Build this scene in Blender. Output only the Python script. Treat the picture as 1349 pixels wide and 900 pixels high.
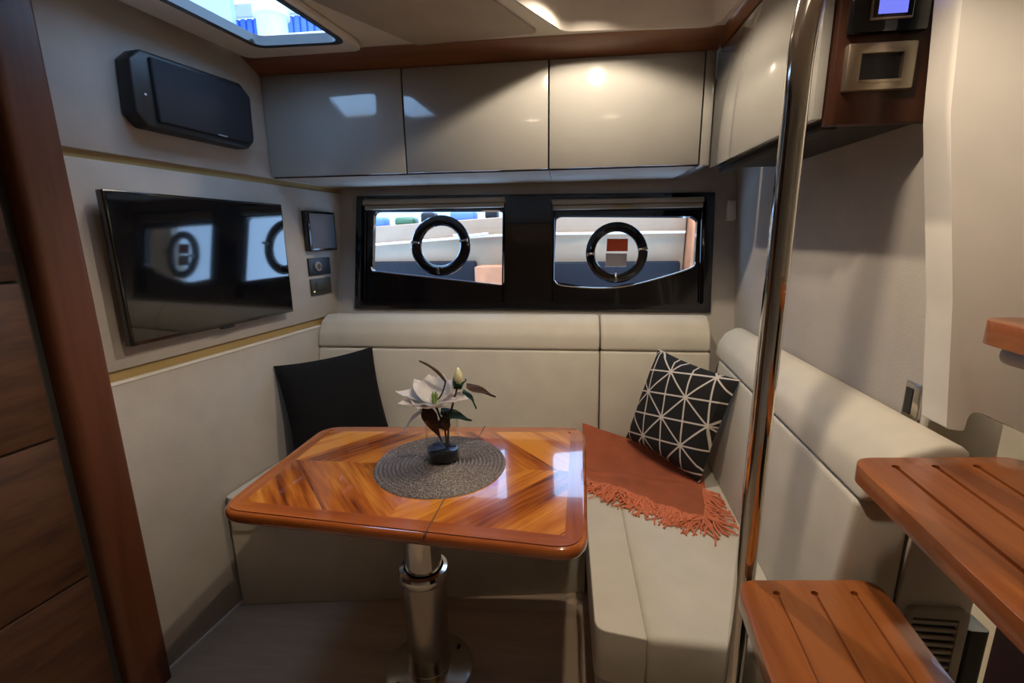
import bpy, bmesh, math, random
from mathutils import Vector, Matrix, noise
random.seed(7)
for o in list(bpy.data.objects): bpy.data.objects.remove(o, do_unlink=True)
S = bpy.context.scene
COL = S.collection

# ------------------------------------------------------------------ camera
cam_d = bpy.data.cameras.new('camera'); cam = bpy.data.objects.new('camera', cam_d); COL.objects.link(cam)
cam_d.sensor_width = 36; cam_d.lens = 620/1349*36; cam_d.clip_start = .02
R_ = Vector((.9935, .1128, -.0136)); U_ = Vector((-.0112, .2169, .9761)); F_ = Vector((-.1130, .9697, -.2167))
M = Matrix((R_, U_, -F_)).transposed().to_4x4(); M.translation = (0, 0, 1.35)
cam.matrix_world = M
S.camera = cam
# ------------------------------------------------------------------ world, exposure, big lights
W = bpy.data.worlds.new('world'); S.world = W; W.use_nodes = True
bg = W.node_tree.nodes['Background']; bg.inputs[0].default_value = (.36, .61, 1.0, 1); bg.inputs[1].default_value = 6.0
S.view_settings.view_transform = 'Standard'; S.view_settings.look = 'None'
S.view_settings.gamma = 1; S.view_settings.use_curve_mapping = False; S.view_settings.exposure = 0.12

def area(name, loc, target, sx, sy, power, color, portal=False):
    l = bpy.data.lights.new(name, 'AREA'); l.shape = 'RECTANGLE'; l.size = sx; l.size_y = sy; l.energy = power; l.color = color
    o = bpy.data.objects.new(name, l); COL.objects.link(o); o.location = loc
    o.rotation_euler = (Vector(target)-Vector(loc)).to_track_quat('-Z', 'Y').to_euler()
    if portal: l.cycles.is_portal = True
    return o
def lamp(name, loc, power, color, radius):
    l = bpy.data.lights.new(name, 'POINT'); l.energy = power; l.color = color; l.shadow_soft_size = radius
    o = bpy.data.objects.new(name, l); COL.objects.link(o); o.location = loc; return o
def spot(name, loc, target, power, color, radius, ang, blend=.4):
    l = bpy.data.lights.new(name, 'SPOT'); l.energy = power; l.color = color; l.shadow_soft_size = radius
    l.spot_size = math.radians(ang); l.spot_blend = blend
    o = bpy.data.objects.new(name, l); COL.objects.link(o); o.location = loc
    o.rotation_euler = (Vector(target)-Vector(loc)).to_track_quat('-Z', 'Y').to_euler(); return o
WARM = (1, .83, .63)
spot('recess_downlight', (.07, 1.51, 2.085), (.07, 1.51, 0), 25, WARM, .016, 136, .25)
spot('recess_downlight', (.16, .66, 2.085), (.16, .70, 0), 30, WARM, .02, 128, .35)
lamp('side_cabin_lamp', (1.75, 1.6, 1.75), 16, (1, .85, .62), .05)
area('hull_warm_fill', (-.5, 2.9, 5.2), (-.2, 4.5, 1.2), 4, 1.0, 420, (1, .80, .60))  # added unseen warm fill, offsets the blue sky light on the neighbouring hull
area('window_portal', (-.2, 2.36, 1.27), (-.2, 1.0, 1.1), 1.7, .55, 1, (1, 1, 1), True)
area('hatch_portal', (-.95, 1.33, 2.06), (-.95, 1.33, 0), .45, .7, 1, (1, 1, 1), True)

# ------------------------------------------------------------------ materials
MATS = {}
def nt(name):
    m = bpy.data.materials.new(name); m.use_nodes = True; t = m.node_tree
    b = t.nodes['Principled BSDF']; MATS[name] = m
    return m, t, b
def N(t, typ, **kw):
    n = t.nodes.new(typ)
    for k, v in kw.items(): setattr(n, k, v)
    return n
def coords(t, scale=(1, 1, 1), rot=(0, 0, 0)):
    tc = N(t, 'ShaderNodeTexCoord'); mp = N(t, 'ShaderNodeMapping')
    mp.inputs['Scale'].default_value = scale; mp.inputs['Rotation'].default_value = rot
    t.links.new(tc.outputs['Object'], mp.inputs['Vector']); return mp.outputs['Vector']
def ramp(t, fac, stops):
    r = N(t, 'ShaderNodeValToRGB'); e = r.color_ramp.elements
    while len(e) < len(stops): e.new(.5)
    for i, (p, c) in enumerate(stops): e[i].position = p; e[i].color = (*c, 1)
    t.links.new(fac, r.inputs[0]); return r.outputs[0]
def plain(name, col, rough=.5, metal=0, coat=0, spec=.5, emis=None, es=1, bump=0, bscale=300, vary=.06):
    m, t, b = nt(name)
    b.inputs['Roughness'].default_value = rough; b.inputs['Metallic'].default_value = metal
    b.inputs['Coat Weight'].default_value = coat; b.inputs['Coat Roughness'].default_value = .04
    b.inputs['Specular IOR Level'].default_value = spec
    v = coords(t)
    n = N(t, 'ShaderNodeTexNoise'); n.inputs['Scale'].default_value = 6; n.inputs['Detail'].default_value = 3
    t.links.new(v, n.inputs['Vector'])
    c1 = tuple(c*(1-vary) for c in col); c2 = tuple(min(1, c*(1+vary)) for c in col)
    t.links.new(ramp(t, n.outputs[0], [(.3, c1), (.7, c2)]), b.inputs['Base Color'])
    if bump:
        n2 = N(t, 'ShaderNodeTexNoise'); n2.inputs['Scale'].default_value = bscale; n2.inputs['Detail'].default_value = 2
        t.links.new(v, n2.inputs['Vector'])
        bp = N(t, 'ShaderNodeBump'); bp.inputs['Strength'].default_value = bump; bp.inputs['Distance'].default_value = .002
        t.links.new(n2.outputs[0], bp.inputs['Height']); t.links.new(bp.outputs[0], b.inputs['Normal'])
    if emis:
        b.inputs['Emission Color'].default_value = (*emis, 1); b.inputs['Emission Strength'].default_value = es
    return m
def wood(name, dark, mid, light, axis=0, rough=.35, coat=0, fine=1, rotz=0, spread=.5):
    """grain runs along object axis"""
    m, t, b = nt(name)
    sc = [14*fine]*3; sc[axis] = 1.1*fine
    v = coords(t, tuple(sc), (0, 0, rotz))
    oi = N(t, 'ShaderNodeObjectInfo'); add = N(t, 'ShaderNodeVectorMath', operation='ADD')
    mul = N(t, 'ShaderNodeVectorMath', operation='SCALE'); cmb = N(t, 'ShaderNodeCombineXYZ')
    for i in range(3): t.links.new(oi.outputs['Random'], cmb.inputs[i])
    t.links.new(cmb.outputs[0], mul.inputs[0]); mul.inputs['Scale'].default_value = 37
    t.links.new(v, add.inputs[0]); t.links.new(mul.outputs[0], add.inputs[1])
    n = N(t, 'ShaderNodeTexNoise'); n.inputs['Scale'].default_value = 1; n.inputs['Detail'].default_value = 6; n.inputs['Distortion'].default_value = .6
    t.links.new(add.outputs[0], n.inputs['Vector'])
    n2 = N(t, 'ShaderNodeTexNoise'); n2.inputs['Scale'].default_value = 5; n2.inputs['Detail'].default_value = 4
    t.links.new(add.outputs[0], n2.inputs['Vector'])
    mx = N(t, 'ShaderNodeMath', operation='MULTIPLY_ADD'); mx.inputs[1].default_value = .35; 
    t.links.new(n2.outputs[0], mx.inputs[0]); t.links.new(n.outputs[0], mx.inputs[2])
    ad = N(t, 'ShaderNodeMath', operation='MULTIPLY_ADD'); ad.inputs[1].default_value = spread*.5; 
    t.links.new(oi.outputs['Random'], ad.inputs[0]); t.links.new(mx.outputs[0], ad.inputs[2])
    s0 = .45+spread*.12
    t.links.new(ramp(t, ad.outputs[0], [(s0, dark), (s0+.2, mid), (s0+.42, light)]), b.inputs['Base Color'])
    b.inputs['Roughness'].default_value = rough; b.inputs['Coat Weight'].default_value = coat; b.inputs['Coat Roughness'].default_value = .03
    bp = N(t, 'ShaderNodeBump'); bp.inputs['Strength'].default_value = .08; bp.inputs['Distance'].default_value = .002
    t.links.new(n2.outputs[0], bp.inputs['Height']); t.links.new(bp.outputs[0], b.inputs['Normal'])
    return m
def glass(name, tint=(1, 1, 1), ior=1.45):
    m, t, b = nt(name); t.nodes.remove(b); out = t.nodes['Material Output']
    tr = N(t, 'ShaderNodeBsdfTransparent'); tr.inputs[0].default_value = (*tint, 1)
    gl = N(t, 'ShaderNodeBsdfGlossy'); gl.inputs['Roughness'].default_value = .01
    fr = N(t, 'ShaderNodeFresnel'); fr.inputs[0].default_value = ior
    ge = N(t, 'ShaderNodeNewGeometry'); mr = N(t, 'ShaderNodeMapRange'); mr.inputs['To Min'].default_value = ior; mr.inputs['To Max'].default_value = 1/ior
    t.links.new(ge.outputs['Backfacing'], mr.inputs['Value']); t.links.new(mr.outputs[0], fr.inputs[0])      # thin pane: same reflectance from either side
    mx = N(t, 'ShaderNodeMixShader'); t.links.new(fr.outputs[0], mx.inputs[0]); t.links.new(tr.outputs[0], mx.inputs[1]); t.links.new(gl.outputs[0], mx.inputs[2])
    t.links.new(mx.outputs[0], out.inputs['Surface']); return m
def fabric(name, col, bump=.35, scale=500, rough=.85, vary=.05):
    """woven cloth: two crossed fine waves plus noise"""
    m, t, b = nt(name); v = coords(t)
    b.inputs['Roughness'].default_value = rough; b.inputs['Specular IOR Level'].default_value = .25
    n = N(t, 'ShaderNodeTexNoise'); n.inputs['Scale'].default_value = 9; n.inputs['Detail'].default_value = 5
    t.links.new(v, n.inputs['Vector'])
    c1 = tuple(c*(1-vary) for c in col); c2 = tuple(min(1, c*(1+vary)) for c in col)
    t.links.new(ramp(t, n.outputs[0], [(.3, c1), (.7, c2)]), b.inputs['Base Color'])
    mp = N(t, 'ShaderNodeMapping'); mp.inputs['Scale'].default_value = (scale*.35, scale*.35, scale); t.links.new(v, mp.inputs['Vector'])
    n2 = N(t, 'ShaderNodeTexNoise'); n2.inputs['Scale'].default_value = 1; n2.inputs['Detail'].default_value = 2
    t.links.new(mp.outputs[0], n2.inputs['Vector'])
    bp = N(t, 'ShaderNodeBump'); bp.inputs['Strength'].default_value = bump; bp.inputs['Distance'].default_value = .0015
    t.links.new(n2.outputs[0], bp.inputs['Height']); t.links.new(bp.outputs[0], b.inputs['Normal'])
    return m

m_liner = fabric('wall_fabric', (.44, .405, .362), .5, 420)
m_head = fabric('headliner_fabric', (.40, .35, .29), .3, 500)
m_cream = plain('cream_gelcoat', (.68, .63, .55), .35, spec=.4)
m_white = plain('white_moulding', (.74, .70, .64), .28)
m_seat = fabric('cream_upholstery', (.60, .555, .465), .25, 600, .62)
m_gold = plain('gold_trim', (.36, .25, .09), .45)
m_door = plain('lacquer_grey', (.31, .302, .282), .12, coat=1, vary=.02)
m_gap = plain('shadow_gap', (.03, .028, .025), .7)
m_teak = wood('teak_fascia', (.07, .022, .008), (.14, .048, .018), (.21, .08, .03), 0, .35, .2)
m_teakz = wood('teak_vertical', (.034, .009, .003), (.064, .018, .006), (.10, .030, .011), 2, .42, .05)
m_teaky = wood('teak_side', (.10, .032, .012), (.20, .07, .026), (.30, .12, .045), 1, .3, .3)
m_plank = wood('dark_plank', (.020, .0075, .003), (.045, .017, .007), (.08, .031, .012), 1, .55, 0, 1.6)
m_tread = wood('tread_teak', (.115, .026, .006), (.235, .064, .015), (.35, .110, .027), 1, .28, .3, 1.2, 0, .3)
m_parq = wood('parquet', (.16, .030, .004), (.44, .115, .012), (.72, .27, .035), 0, .16, 1, 1.7, 0, .45)
m_rim = wood('table_rim', (.22, .048, .009), (.36, .088, .017), (.48, .14, .030), 0, .16, 1, 1.2, 0, .1)
m_floor = wood('floor_oak', (.32, .235, .165), (.40, .30, .215), (.46, .36, .265), 0, .4, .1, .8, 0, .3)
m_black = plain('black_gloss', (.006, .006, .007), .12, coat=.6)
m_blackm = plain('black_satin', (.012, .012, .013), .45)
m_screen = plain('dark_screen', (.004, .004, .005), .06, coat=1)
m_grille = plain('speaker_cloth', (.008, .009, .014), .8, bump=.4, bscale=900)
m_chrome = plain('polished_steel', (.72, .70, .66), .10, 1, vary=.02)
m_steel = plain('brushed_steel', (.55, .51, .45), .22, 1, vary=.03)
m_nickel = plain('satin_nickel', (.55, .47, .36), .35, .9)
m_blue = plain('blue_display', (.1, .12, .5), .2, emis=(.17, .20, .85), es=1.0)
m_blind = fabric('blind_beige', (.42, .37, .29), .2)
m_glass = glass('window_glass'); m_vase = glass('vase_glass', (.97, .98, .98), 1.35)
m_pblack = fabric('pillow_black', (.005, .0055, .007), .5, 500, .9)
m_throw = fabric('coral_wool', (.66, .205, .105), .8, 350, .95, .15)
m_petal = plain('petal_white', (.90, .87, .86), .5, vary=.02)
m_bud = plain('bud_cream', (.75, .72, .42), .5)
m_leafg = plain('leaf_green', (.025, .085, .035), .35)
m_leafb = plain('leaf_brown', (.075, .036, .016), .5)
m_stem = plain('stem_brown', (.04, .03, .015), .6)
m_stone = plain('black_pebbles', (.008, .009, .008), .15)
m_stamen = plain('stamen_green', (.25, .38, .06), .5)
m_red = plain('sticker_orange', (.85, .12, .03), .6)
m_paper = plain('sticker_white', (.62, .57, .55), .6)
m_hull = plain('neighbour_hull', (.25, .172, .110), .4)
m_hullw = plain('hull_white', (.62, .53, .43), .3)
m_navy = plain('hull_navy', (.004, .005, .009), .5, spec=.2)
m_ochre = plain('ochre_panel', (.30, .12, .05), .6, vary=.3)
m_hallblue = plain('hall_blue', (.06, .14, .55), .5)
m_hallwhite = plain('hall_white', (.50, .47, .44), .5)
m_hallgreen = plain('hall_palegreen', (.42, .52, .45), .5)
m_hallgrey = plain('hall_grey', (.35, .42, .52), .5)
m_grey = plain('vent_grey', (.42, .38, .32), .45)
m_carpet = fabric('carpet_beige', (.55, .44, .28), .8, 200)
m_label = plain('label_grey', (.25, .25, .26), .5)

def mat_mat():
    m, t, b = nt('placemat_weave'); v = coords(t)
    n = N(t, 'ShaderNodeTexNoise'); n.inputs['Scale'].default_value = 260; n.inputs['Detail'].default_value = 1
    t.links.new(v, n.inputs['Vector'])
    t.links.new(ramp(t, n.outputs[0], [(.36, (.10, .082, .078)), (.52, (.20, .17, .16)), (.68, (.36, .32, .30))]), b.inputs['Base Color'])
    b.inputs['Roughness'].default_value = .55
    bp = N(t, 'ShaderNodeBump'); bp.inputs['Strength'].default_value = .6; bp.inputs['Distance'].default_value = .002
    t.links.new(n.outputs[0], bp.inputs['Height']); t.links.new(bp.outputs[0], b.inputs['Normal'])
    return m
m_mat = mat_mat()
def mat_pattern():
    """black cloth printed with white straight lines meeting in stars"""
    m, t, b = nt('pillow_print'); tc = N(t, 'ShaderNodeTexCoord'); sp = N(t, 'ShaderNodeSeparateXYZ')
    mp = N(t, 'ShaderNodeMapping'); mp.inputs['Rotation'].default_value = (0, math.radians(14), 0); mp.inputs['Location'].default_value = (.02, 0, .03)
    t.links.new(tc.outputs['Object'], mp.inputs['Vector']); t.links.new(mp.outputs[0], sp.inputs[0])
    def mth(op, a, bb=None):
        k = N(t, 'ShaderNodeMath', operation=op)
        for i, q in enumerate((a, bb)):
            if q is None: continue
            if isinstance(q, (int, float)): k.inputs[i].default_value = q
            else: t.links.new(q, k.inputs[i])
        return k.outputs[0]
    X, Z = sp.outputs[0], sp.outputs[2]; a = .088; lw = .0030; res = None
    for (cx, cz, per) in ((1, 0, a), (0, 1, a), (1, 1, 2*a), (1, -1, 2*a)):
        q = mth('ADD', mth('MULTIPLY', X, cx), mth('MULTIPLY', Z, cz))
        d = mth('PINGPONG', q, per/2)                       # distance to the nearest line of this family
        l = mth('LESS_THAN', d, lw*(1 if cx*cz == 0 else 1.41))
        res = l if res is None else mth('MAXIMUM', res, l)
    side = mth('LESS_THAN', sp.outputs[1], .0)
    mix = N(t, 'ShaderNodeMixRGB'); mix.inputs[1].default_value = (.008, .008, .009, 1); mix.inputs[2].default_value = (.60, .55, .50, 1)
    t.links.new(res, mix.inputs[0]); t.links.new(mix.outputs[0], b.inputs['Base Color']); b.inputs['Roughness'].default_value = .9
    return m
m_print = mat_pattern()

# ------------------------------------------------------------------ builders
def tag(o, label=None, cat=None, group=None, kind=None):
    if label: o['label'] = label
    if cat: o['category'] = cat
    if group: o['group'] = group
    if kind: o['kind'] = kind
    return o
def put(o, parent):
    COL.objects.link(o)
    if parent is not None:
        o.parent = parent; o.matrix_parent_inverse = parent.matrix_basis.inverted() if parent.parent is None else (parent.parent.matrix_basis @ parent.matrix_parent_inverse @ parent.matrix_basis).inverted() if False else Matrix.Identity(4)
        # all parts are modelled in world space; undo the parent's own transform
        pm = parent.matrix_basis if parent.parent is None else Matrix.Identity(4)
        o.matrix_parent_inverse = pm.inverted()
    return o
def empty(name, loc):
    o = bpy.data.objects.new(name, None); COL.objects.link(o); o.empty_display_size = .05; o.matrix_basis = Matrix.Translation(loc); return o
def from_bm(name, bm, mat, parent=None, smooth=True, mtx=None):
    bmesh.ops.recalc_face_normals(bm, faces=bm.faces)
    me = bpy.data.meshes.new(name); bm.to_mesh(me); bm.free()
    if smooth:
        me.polygons.foreach_set('use_smooth', [True]*len(me.polygons))
        try: me.set_sharp_from_angle(angle=math.radians(35))
        except Exception: pass
    me.materials.append(mat)
    o = bpy.data.objects.new(name, me)
    if mtx is not None: o.matrix_basis = mtx
    put(o, parent); return o
def bevel(bm, r, seg=3):
    if r > 0: bmesh.ops.bevel(bm, geom=list(bm.edges), offset=r, segments=seg, profile=.5, affect='EDGES', clamp_overlap=True)
def bm_prism(poly, z0, z1, r=0, seg=3, fn=None):
    bm = bmesh.new(); f = fn or (lambda x, y, z: (x, y, z))
    lo = [bm.verts.new(f(x, y, z0)) for x, y in poly]; hi = [bm.verts.new(f(x, y, z1)) for x, y in poly]
    n = len(poly); bm.faces.new(lo[::-1]); bm.faces.new(hi)
    for i in range(n): bm.faces.new((lo[i], lo[(i+1) % n], hi[(i+1) % n], hi[i]))
    bmesh.ops.recalc_face_normals(bm, faces=bm.faces)
    bevel(bm, r, seg); return bm
def prism(name, poly, z0, z1, mat, parent=None, r=0, seg=3, fn=None):
    return from_bm(name, bm_prism(poly, z0, z1, r, seg, fn), mat, parent)
def box(name, x, y, z, mat, parent=None, r=0, seg=2, fn=None):
    return prism(name, [(x[0], y[0]), (x[1], y[0]), (x[1], y[1]), (x[0], y[1])], z[0], z[1], mat, parent, r, seg, fn)
def rounded(poly, r, seg=6):
    """round the corners of a 2D polygon"""
    out = []; n = len(poly)
    rr = r if isinstance(r, (list, tuple)) else [r]*n
    for i in range(n):
        p0, p, p1 = Vector(poly[i-1]), Vector(poly[i]), Vector(poly[(i+1) % n])
        a = (p0-p).normalized(); b = (p1-p).normalized(); ang = a.angle(b)
        d = min(rr[i]/math.tan(ang/2), (p0-p).length*.49, (p1-p).length*.49)
        s, e = p+a*d, p+b*d
        if d < 1e-5: out.append(tuple(p)); continue
        for k in range(seg+1):
            t = k/seg; q = s*(1-t)**2+p*2*t*(1-t)+e*t*t; out.append((q.x, q.y))
    return out
def lathe(name, prof, c, mat, parent=None, seg=40, axis=None, closed=False):
    bm = bmesh.new(); rings = []
    ax = axis or (lambda r, a, h: (c[0]+r*math.cos(a), c[1]+r*math.sin(a), c[2]+h))
    for r, h in prof:
        rings.append([bm.verts.new(ax(r, 2*math.pi*k/seg, h)) for k in range(seg)] if r > 1e-6 else [bm.verts.new(ax(0, 0, h))])
    prs = list(zip(rings, rings[1:])) + ([(rings[-1], rings[0])] if closed else [])
    for a, b in prs:
        for k in range(seg):
            k2 = (k+1) % seg
            if len(a) == 1 and len(b) == 1: continue
            if len(a) == 1: bm.faces.new((a[0], b[k2], b[k]))
            elif len(b) == 1: bm.faces.new((a[k], a[k2], b[0]))
            else: bm.faces.new((a[k], a[k2], b[k2], b[k]))
    return from_bm(name, bm, mat, parent)
def bm_tube(bm, pts, rad, seg=10, cap=True):
    pts = [Vector(p) for p in pts]; n = len(pts); rad = rad if isinstance(rad, (list, tuple)) else [rad]*n
    rings = []; up = None
    for i, p in enumerate(pts):
        d = (pts[min(i+1, n-1)]-pts[max(i-1, 0)]).normalized()
        if up is None: up = d.orthogonal().normalized()
        up = (up-d*up.dot(d)).normalized(); s = d.cross(up)
        rings.append([bm.verts.new(p+(up*math.cos(2*math.pi*k/seg)+s*math.sin(2*math.pi*k/seg))*rad[i]) for k in range(seg)])
    for a, b in zip(rings, rings[1:]):
        for k in range(seg): bm.faces.new((a[k], a[(k+1) % seg], b[(k+1) % seg], b[k]))
    if cap: bm.faces.new(rings[0][::-1]); bm.faces.new(rings[-1])
def tube(name, pts, rad, mat, parent=None, seg=10):
    bm = bmesh.new(); bm_tube(bm, pts, rad, seg); return from_bm(name, bm, mat, parent)
def smoothpath(pts, k=6):
    P = [Vector(p) for p in pts]; out = []
    for i in range(len(P)-1):
        a, b, c, d = P[max(i-1, 0)], P[i], P[i+1], P[min(i+2, len(P)-1)]
        for j in range(k):
            t = j/k; out.append(.5*((2*b)+(c-a)*t+(2*a-5*b+4*c-d)*t*t+(3*b-a-3*c+d)*t**3))
    return out+[P[-1]]
def cut(o, cutters):
    """boolean difference, baked; the cutters are removed"""
    for c in cutters:
        m = o.modifiers.new('cut', 'BOOLEAN'); m.operation = 'DIFFERENCE'; m.object = c; m.solver = 'EXACT'
    bpy.context.view_layer.update()
    dg = bpy.context.evaluated_depsgraph_get(); me = bpy.data.meshes.new_from_object(o.evaluated_get(dg))
    o.modifiers.clear(); old = o.data; o.data = me; me.name = o.name; bpy.data.meshes.remove(old)
    me.polygons.foreach_set('use_smooth', [True]*len(me.polygons))
    try: me.set_sharp_from_angle(angle=math.radians(35))
    except Exception: pass
    for c in cutters:
        d = c.data; bpy.data.objects.remove(c, do_unlink=True); bpy.data.meshes.remove(d)
    return o
def extrude_profile(name, p0, p1, fn0, fn1, mat, parent=None, r=.012, seg=3):
    """skin between two closed profiles (same count), ends capped, edges rounded"""
    bm = bmesh.new(); a = [bm.verts.new(fn0(*q)) for q in p0]; b = [bm.verts.new(fn1(*q)) for q in p1]; n = len(a)
    bm.faces.new(a[::-1]); bm.faces.new(b)
    for i in range(n): bm.faces.new((a[i], a[(i+1) % n], b[(i+1) % n], b[i]))
    bmesh.ops.recalc_face_normals(bm, faces=bm.faces); bevel(bm, r, seg)
    return from_bm(name, bm, mat, parent)

ANG = math.radians(8.29); L = Vector((math.sin(ANG), math.cos(ANG), 0)); LN = Vector((L.y, -L.x, 0))   # the left bulkhead runs along L, LN points into the room
OFF = -1.41
def lw(s, n, z):
    """left bulkhead: s = distance along it (its Y runs as s), n = height off the panel face, z"""
    p = L*s + LN*(OFF+n); return (p.x, p.y, z)
def s_of_y(y): return (y - LN.y*OFF)/L.y
TILT = math.atan(.203)
def bw(u, v, o):
    """hull side: u = X, v = up the sloped face from z = 1, o = outward"""
    return (u, 2.168+v*math.sin(TILT)+o*math.cos(TILT), 1.0+v*math.cos(TILT)-o*math.sin(TILT))

# ------------------------------------------------------------------ structure
fl = box('floor', (-1.75, .98), (-1.3, 2.2), (-.06, 0), m_floor); tag(fl, kind='structure')
fs = box('floor_side', (.985, 3.3), (-1.3, 3.3), (-.06, .02), m_carpet); tag(fs, kind='structure')
# left bulkhead: gold backing seen in the two grooves, fabric panels proud of it
wl = prism('wall_left', [(s_of_y(1.06), -.06), (s_of_y(2.42), -.06), (s_of_y(2.42), -.012), (s_of_y(1.06), -.012)], 0, 2.05, m_gold, fn=lambda s, n, z: lw(s, n, z)); tag(wl, kind='structure')
sa, sb = s_of_y(1.08), s_of_y(2.40)
for z0, z1, n1 in ((1.588, 2.02, 0), (.995, 1.566, 0), (.0, .962, .004)):
    prism('panel', [(sa, -.02), (sb, -.02), (sb, n1), (sa, n1)], z0, z1, m_liner, wl, .004, 2, fn=lambda s, n, z: lw(s, n, z))
prism('panel_edge', [(sa, -.01), (sb, -.01), (sb, .0065), (sa, .0065)], .957, .965, m_white, wl, .001, 1, fn=lambda s, n, z: lw(s, n, z))
prism('baseboard_left', [(sa, .003), (sb-.85, .003), (sb-.85, .012), (sa, .012)], 0, .012, m_cream, fn=lambda s, n, z: lw(s, n, z))['kind'] = 'structure'
# teak post and planked door beside it
pst = prism('trim_1', rounded([(s_of_y(.995), -.05), (s_of_y(1.105), -.05), (s_of_y(1.105), .035), (s_of_y(.995), .035)], [0, 0, .012, .03]), 0, 2.0, m_teakz, fn=lambda s, n, z: lw(s, n, z)); tag(pst, kind='structure')
dr = prism('door_1', [(s_of_y(-.2), -.05), (s_of_y(.998), -.05), (s_of_y(.998), -.006), (s_of_y(-.2), -.006)], 0, 2.0, m_gap, fn=lambda s, n, z: lw(s, n, z)); tag(dr, kind='structure')
zz = [.0, .072, .468, .868, 1.262, 1.66, 1.998]
for a, b in zip(zz, zz[1:]):
    prism('plank', [(s_of_y(-.19), -.02), (s_of_y(.975), -.02), (s_of_y(.975), .004), (s_of_y(-.19), .004)], a+.003, b-.003, m_plank, dr, .003, 2, fn=lambda s, n, z: lw(s, n, z))
# hull side (window wall)
wb = box('wall_back', (-1.3, .80), (-.75, .66), (.0, .045), m_liner, fn=lambda u, v, o: bw(u, v, o))
cut(wb, [box('c', (-.99, .625), (.035, .52), (-.1, .2), m_gap, fn=lambda u, v, o: bw(u, v, o))]); tag(wb, kind='structure')
box('wall_back_upper', (-1.75, .99), (2.30, 2.34), (1.6, 2.06), m_liner)['kind'] = 'structure'
# right partition, moulded edge panel, vent wall
wr = box('wall_right', (.745, .785), (1.03, 2.36), (0, 2.05), m_liner); tag(wr, kind='structure')
box('panel_edge', (.741, .785), (1.022, 1.032), (.96, 1.56), m_liner, wr, .003, 2)
vw = box('wall_vent', (.742, .80), (.90, 1.025), (0, .845), m_cream, r=.003); box('upper_panel', (.744, .885), (1.0, 1.025), (.80, 1.25), m_cream, vw, .003); box('end_panel', (.668, .80), (.884, .902), (0, .846), m_cream, vw, .003); tag(vw, kind='structure')
box('wall_near', (-1.75, 3.3), (-1.36, -1.3), (0, 2.05), m_liner)['kind'] = 'structure'
box('wall_port', (-1.75, -1.70), (-1.3, 2.4), (0, 2.05), m_liner)['kind'] = 'structure'
box('wall_side', (3.25, 3.3), (-1.3, 3.3), (0, 2.05), m_cream)['kind'] = 'structure'
box('wall_far', (.79, 3.3), (2.55, 2.6), (0, 2.05), m_cream)['kind'] = 'structure'
# white moulding beside the steps, lower edge sloping, rounded
mp_ = rounded([(.728, .979), (.752, .979), (.754, 1.026), (.878, .967), (1.45, .70), (1.45, 2.0), (.632, 2.0), (.657, 1.55), (.704, 1.22)], [.006, .006, .02, .05, .05, 0, 0, .3, .3])
mo = prism('wall_moulding', mp_, .925, .990, m_white, r=.010, seg=4, fn=lambda x, z, y: (x, y-(x-.75)*.38, z)); tag(mo, kind='structure')
# ceiling with hatch and light recess
ce = box('ceiling', (-1.75, 3.3), (-1.3, 2.40), (2.0, 2.04), m_cream)
def hq(a, b): p = Vector((-1.02, 1.628, 0))+Vector((1, .03, 0))*a - L*b; return (p.x, p.y)
hatch = rounded([hq(0, 0), hq(.295, 0), hq(.295, .56), hq(0, .56)], .04)
rec = rounded([(-.44, .98), (-.02, 1.715), (.475, 1.745), (.49, 1.2), (.49, .55), (-.44, .55)], [.1, .06, .06, .01, .1, .1])
cut(ce, [prism('c', rounded([hq(-.07, -.075), hq(.303, -.06), hq(.303, .59), hq(-.07, .59)], .04), 1.9, 2.2, m_gap), prism('c', rec, 1.9, 2.2, m_gap)]); tag(ce, kind='structure')
# the recess: sloped cream well
bm = bmesh.new()
cx, cy = .1, 1.1
def ring(sc, z): return [bm.verts.new((cx+(x-cx)*sc, cy+(y-cy)*sc, z)) for x, y in rec]
rgs = [ring(1.012, 1.996), ring(.985, 1.994), ring(.965, 2.01), ring(.93, 2.10), ring(.88, 2.13)]
for a, b in zip(rgs, rgs[1:]):
    for i in range(len(a)): bm.faces.new((a[i], a[(i+1) % len(a)], b[(i+1) % len(a)], b[i]))
bm.faces.new(rgs[-1]); from_bm('light_well', bm, m_white, ce)
pan = [(-.70, 1.40), (-.515, 1.738), (-.10, 1.70), (-.205, 1.483), (-.52, .92), (-.95, .92)]
prism('headliner_panel', rounded(pan, .015), 1.992, 2.002, m_head, ce, .003, 2)
# hatch flange, gasket, pane
ho = rounded([hq(-.125, -.105), hq(.315, -.085), hq(.315, .62), hq(-.125, .62)], .04)
hf = prism('trim_2', ho, 1.978, 1.999, m_white, r=.006)
cut(hf, [prism('c', hatch, 1.9, 2.2, m_gap)]); tag(hf, kind='structure')
ga = prism('gasket', rounded([hq(-.012, -.012), hq(.302, -.012), hq(.302, .57), hq(-.012, .57)], .045), 1.975, 2.004, m_black)
ga.parent = hf
cut(ga, [prism('c', rounded([hq(.010, .010), hq(.285, .010), hq(.285, .55), hq(.010, .55)], .035), 1.9, 2.2, m_gap)])
prism('hatch_pane', rounded([hq(0, 0), hq(.29, 0), hq(.29, .56), hq(0, .56)], .04), 1.994, 1.999, m_glass, hf)

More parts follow.
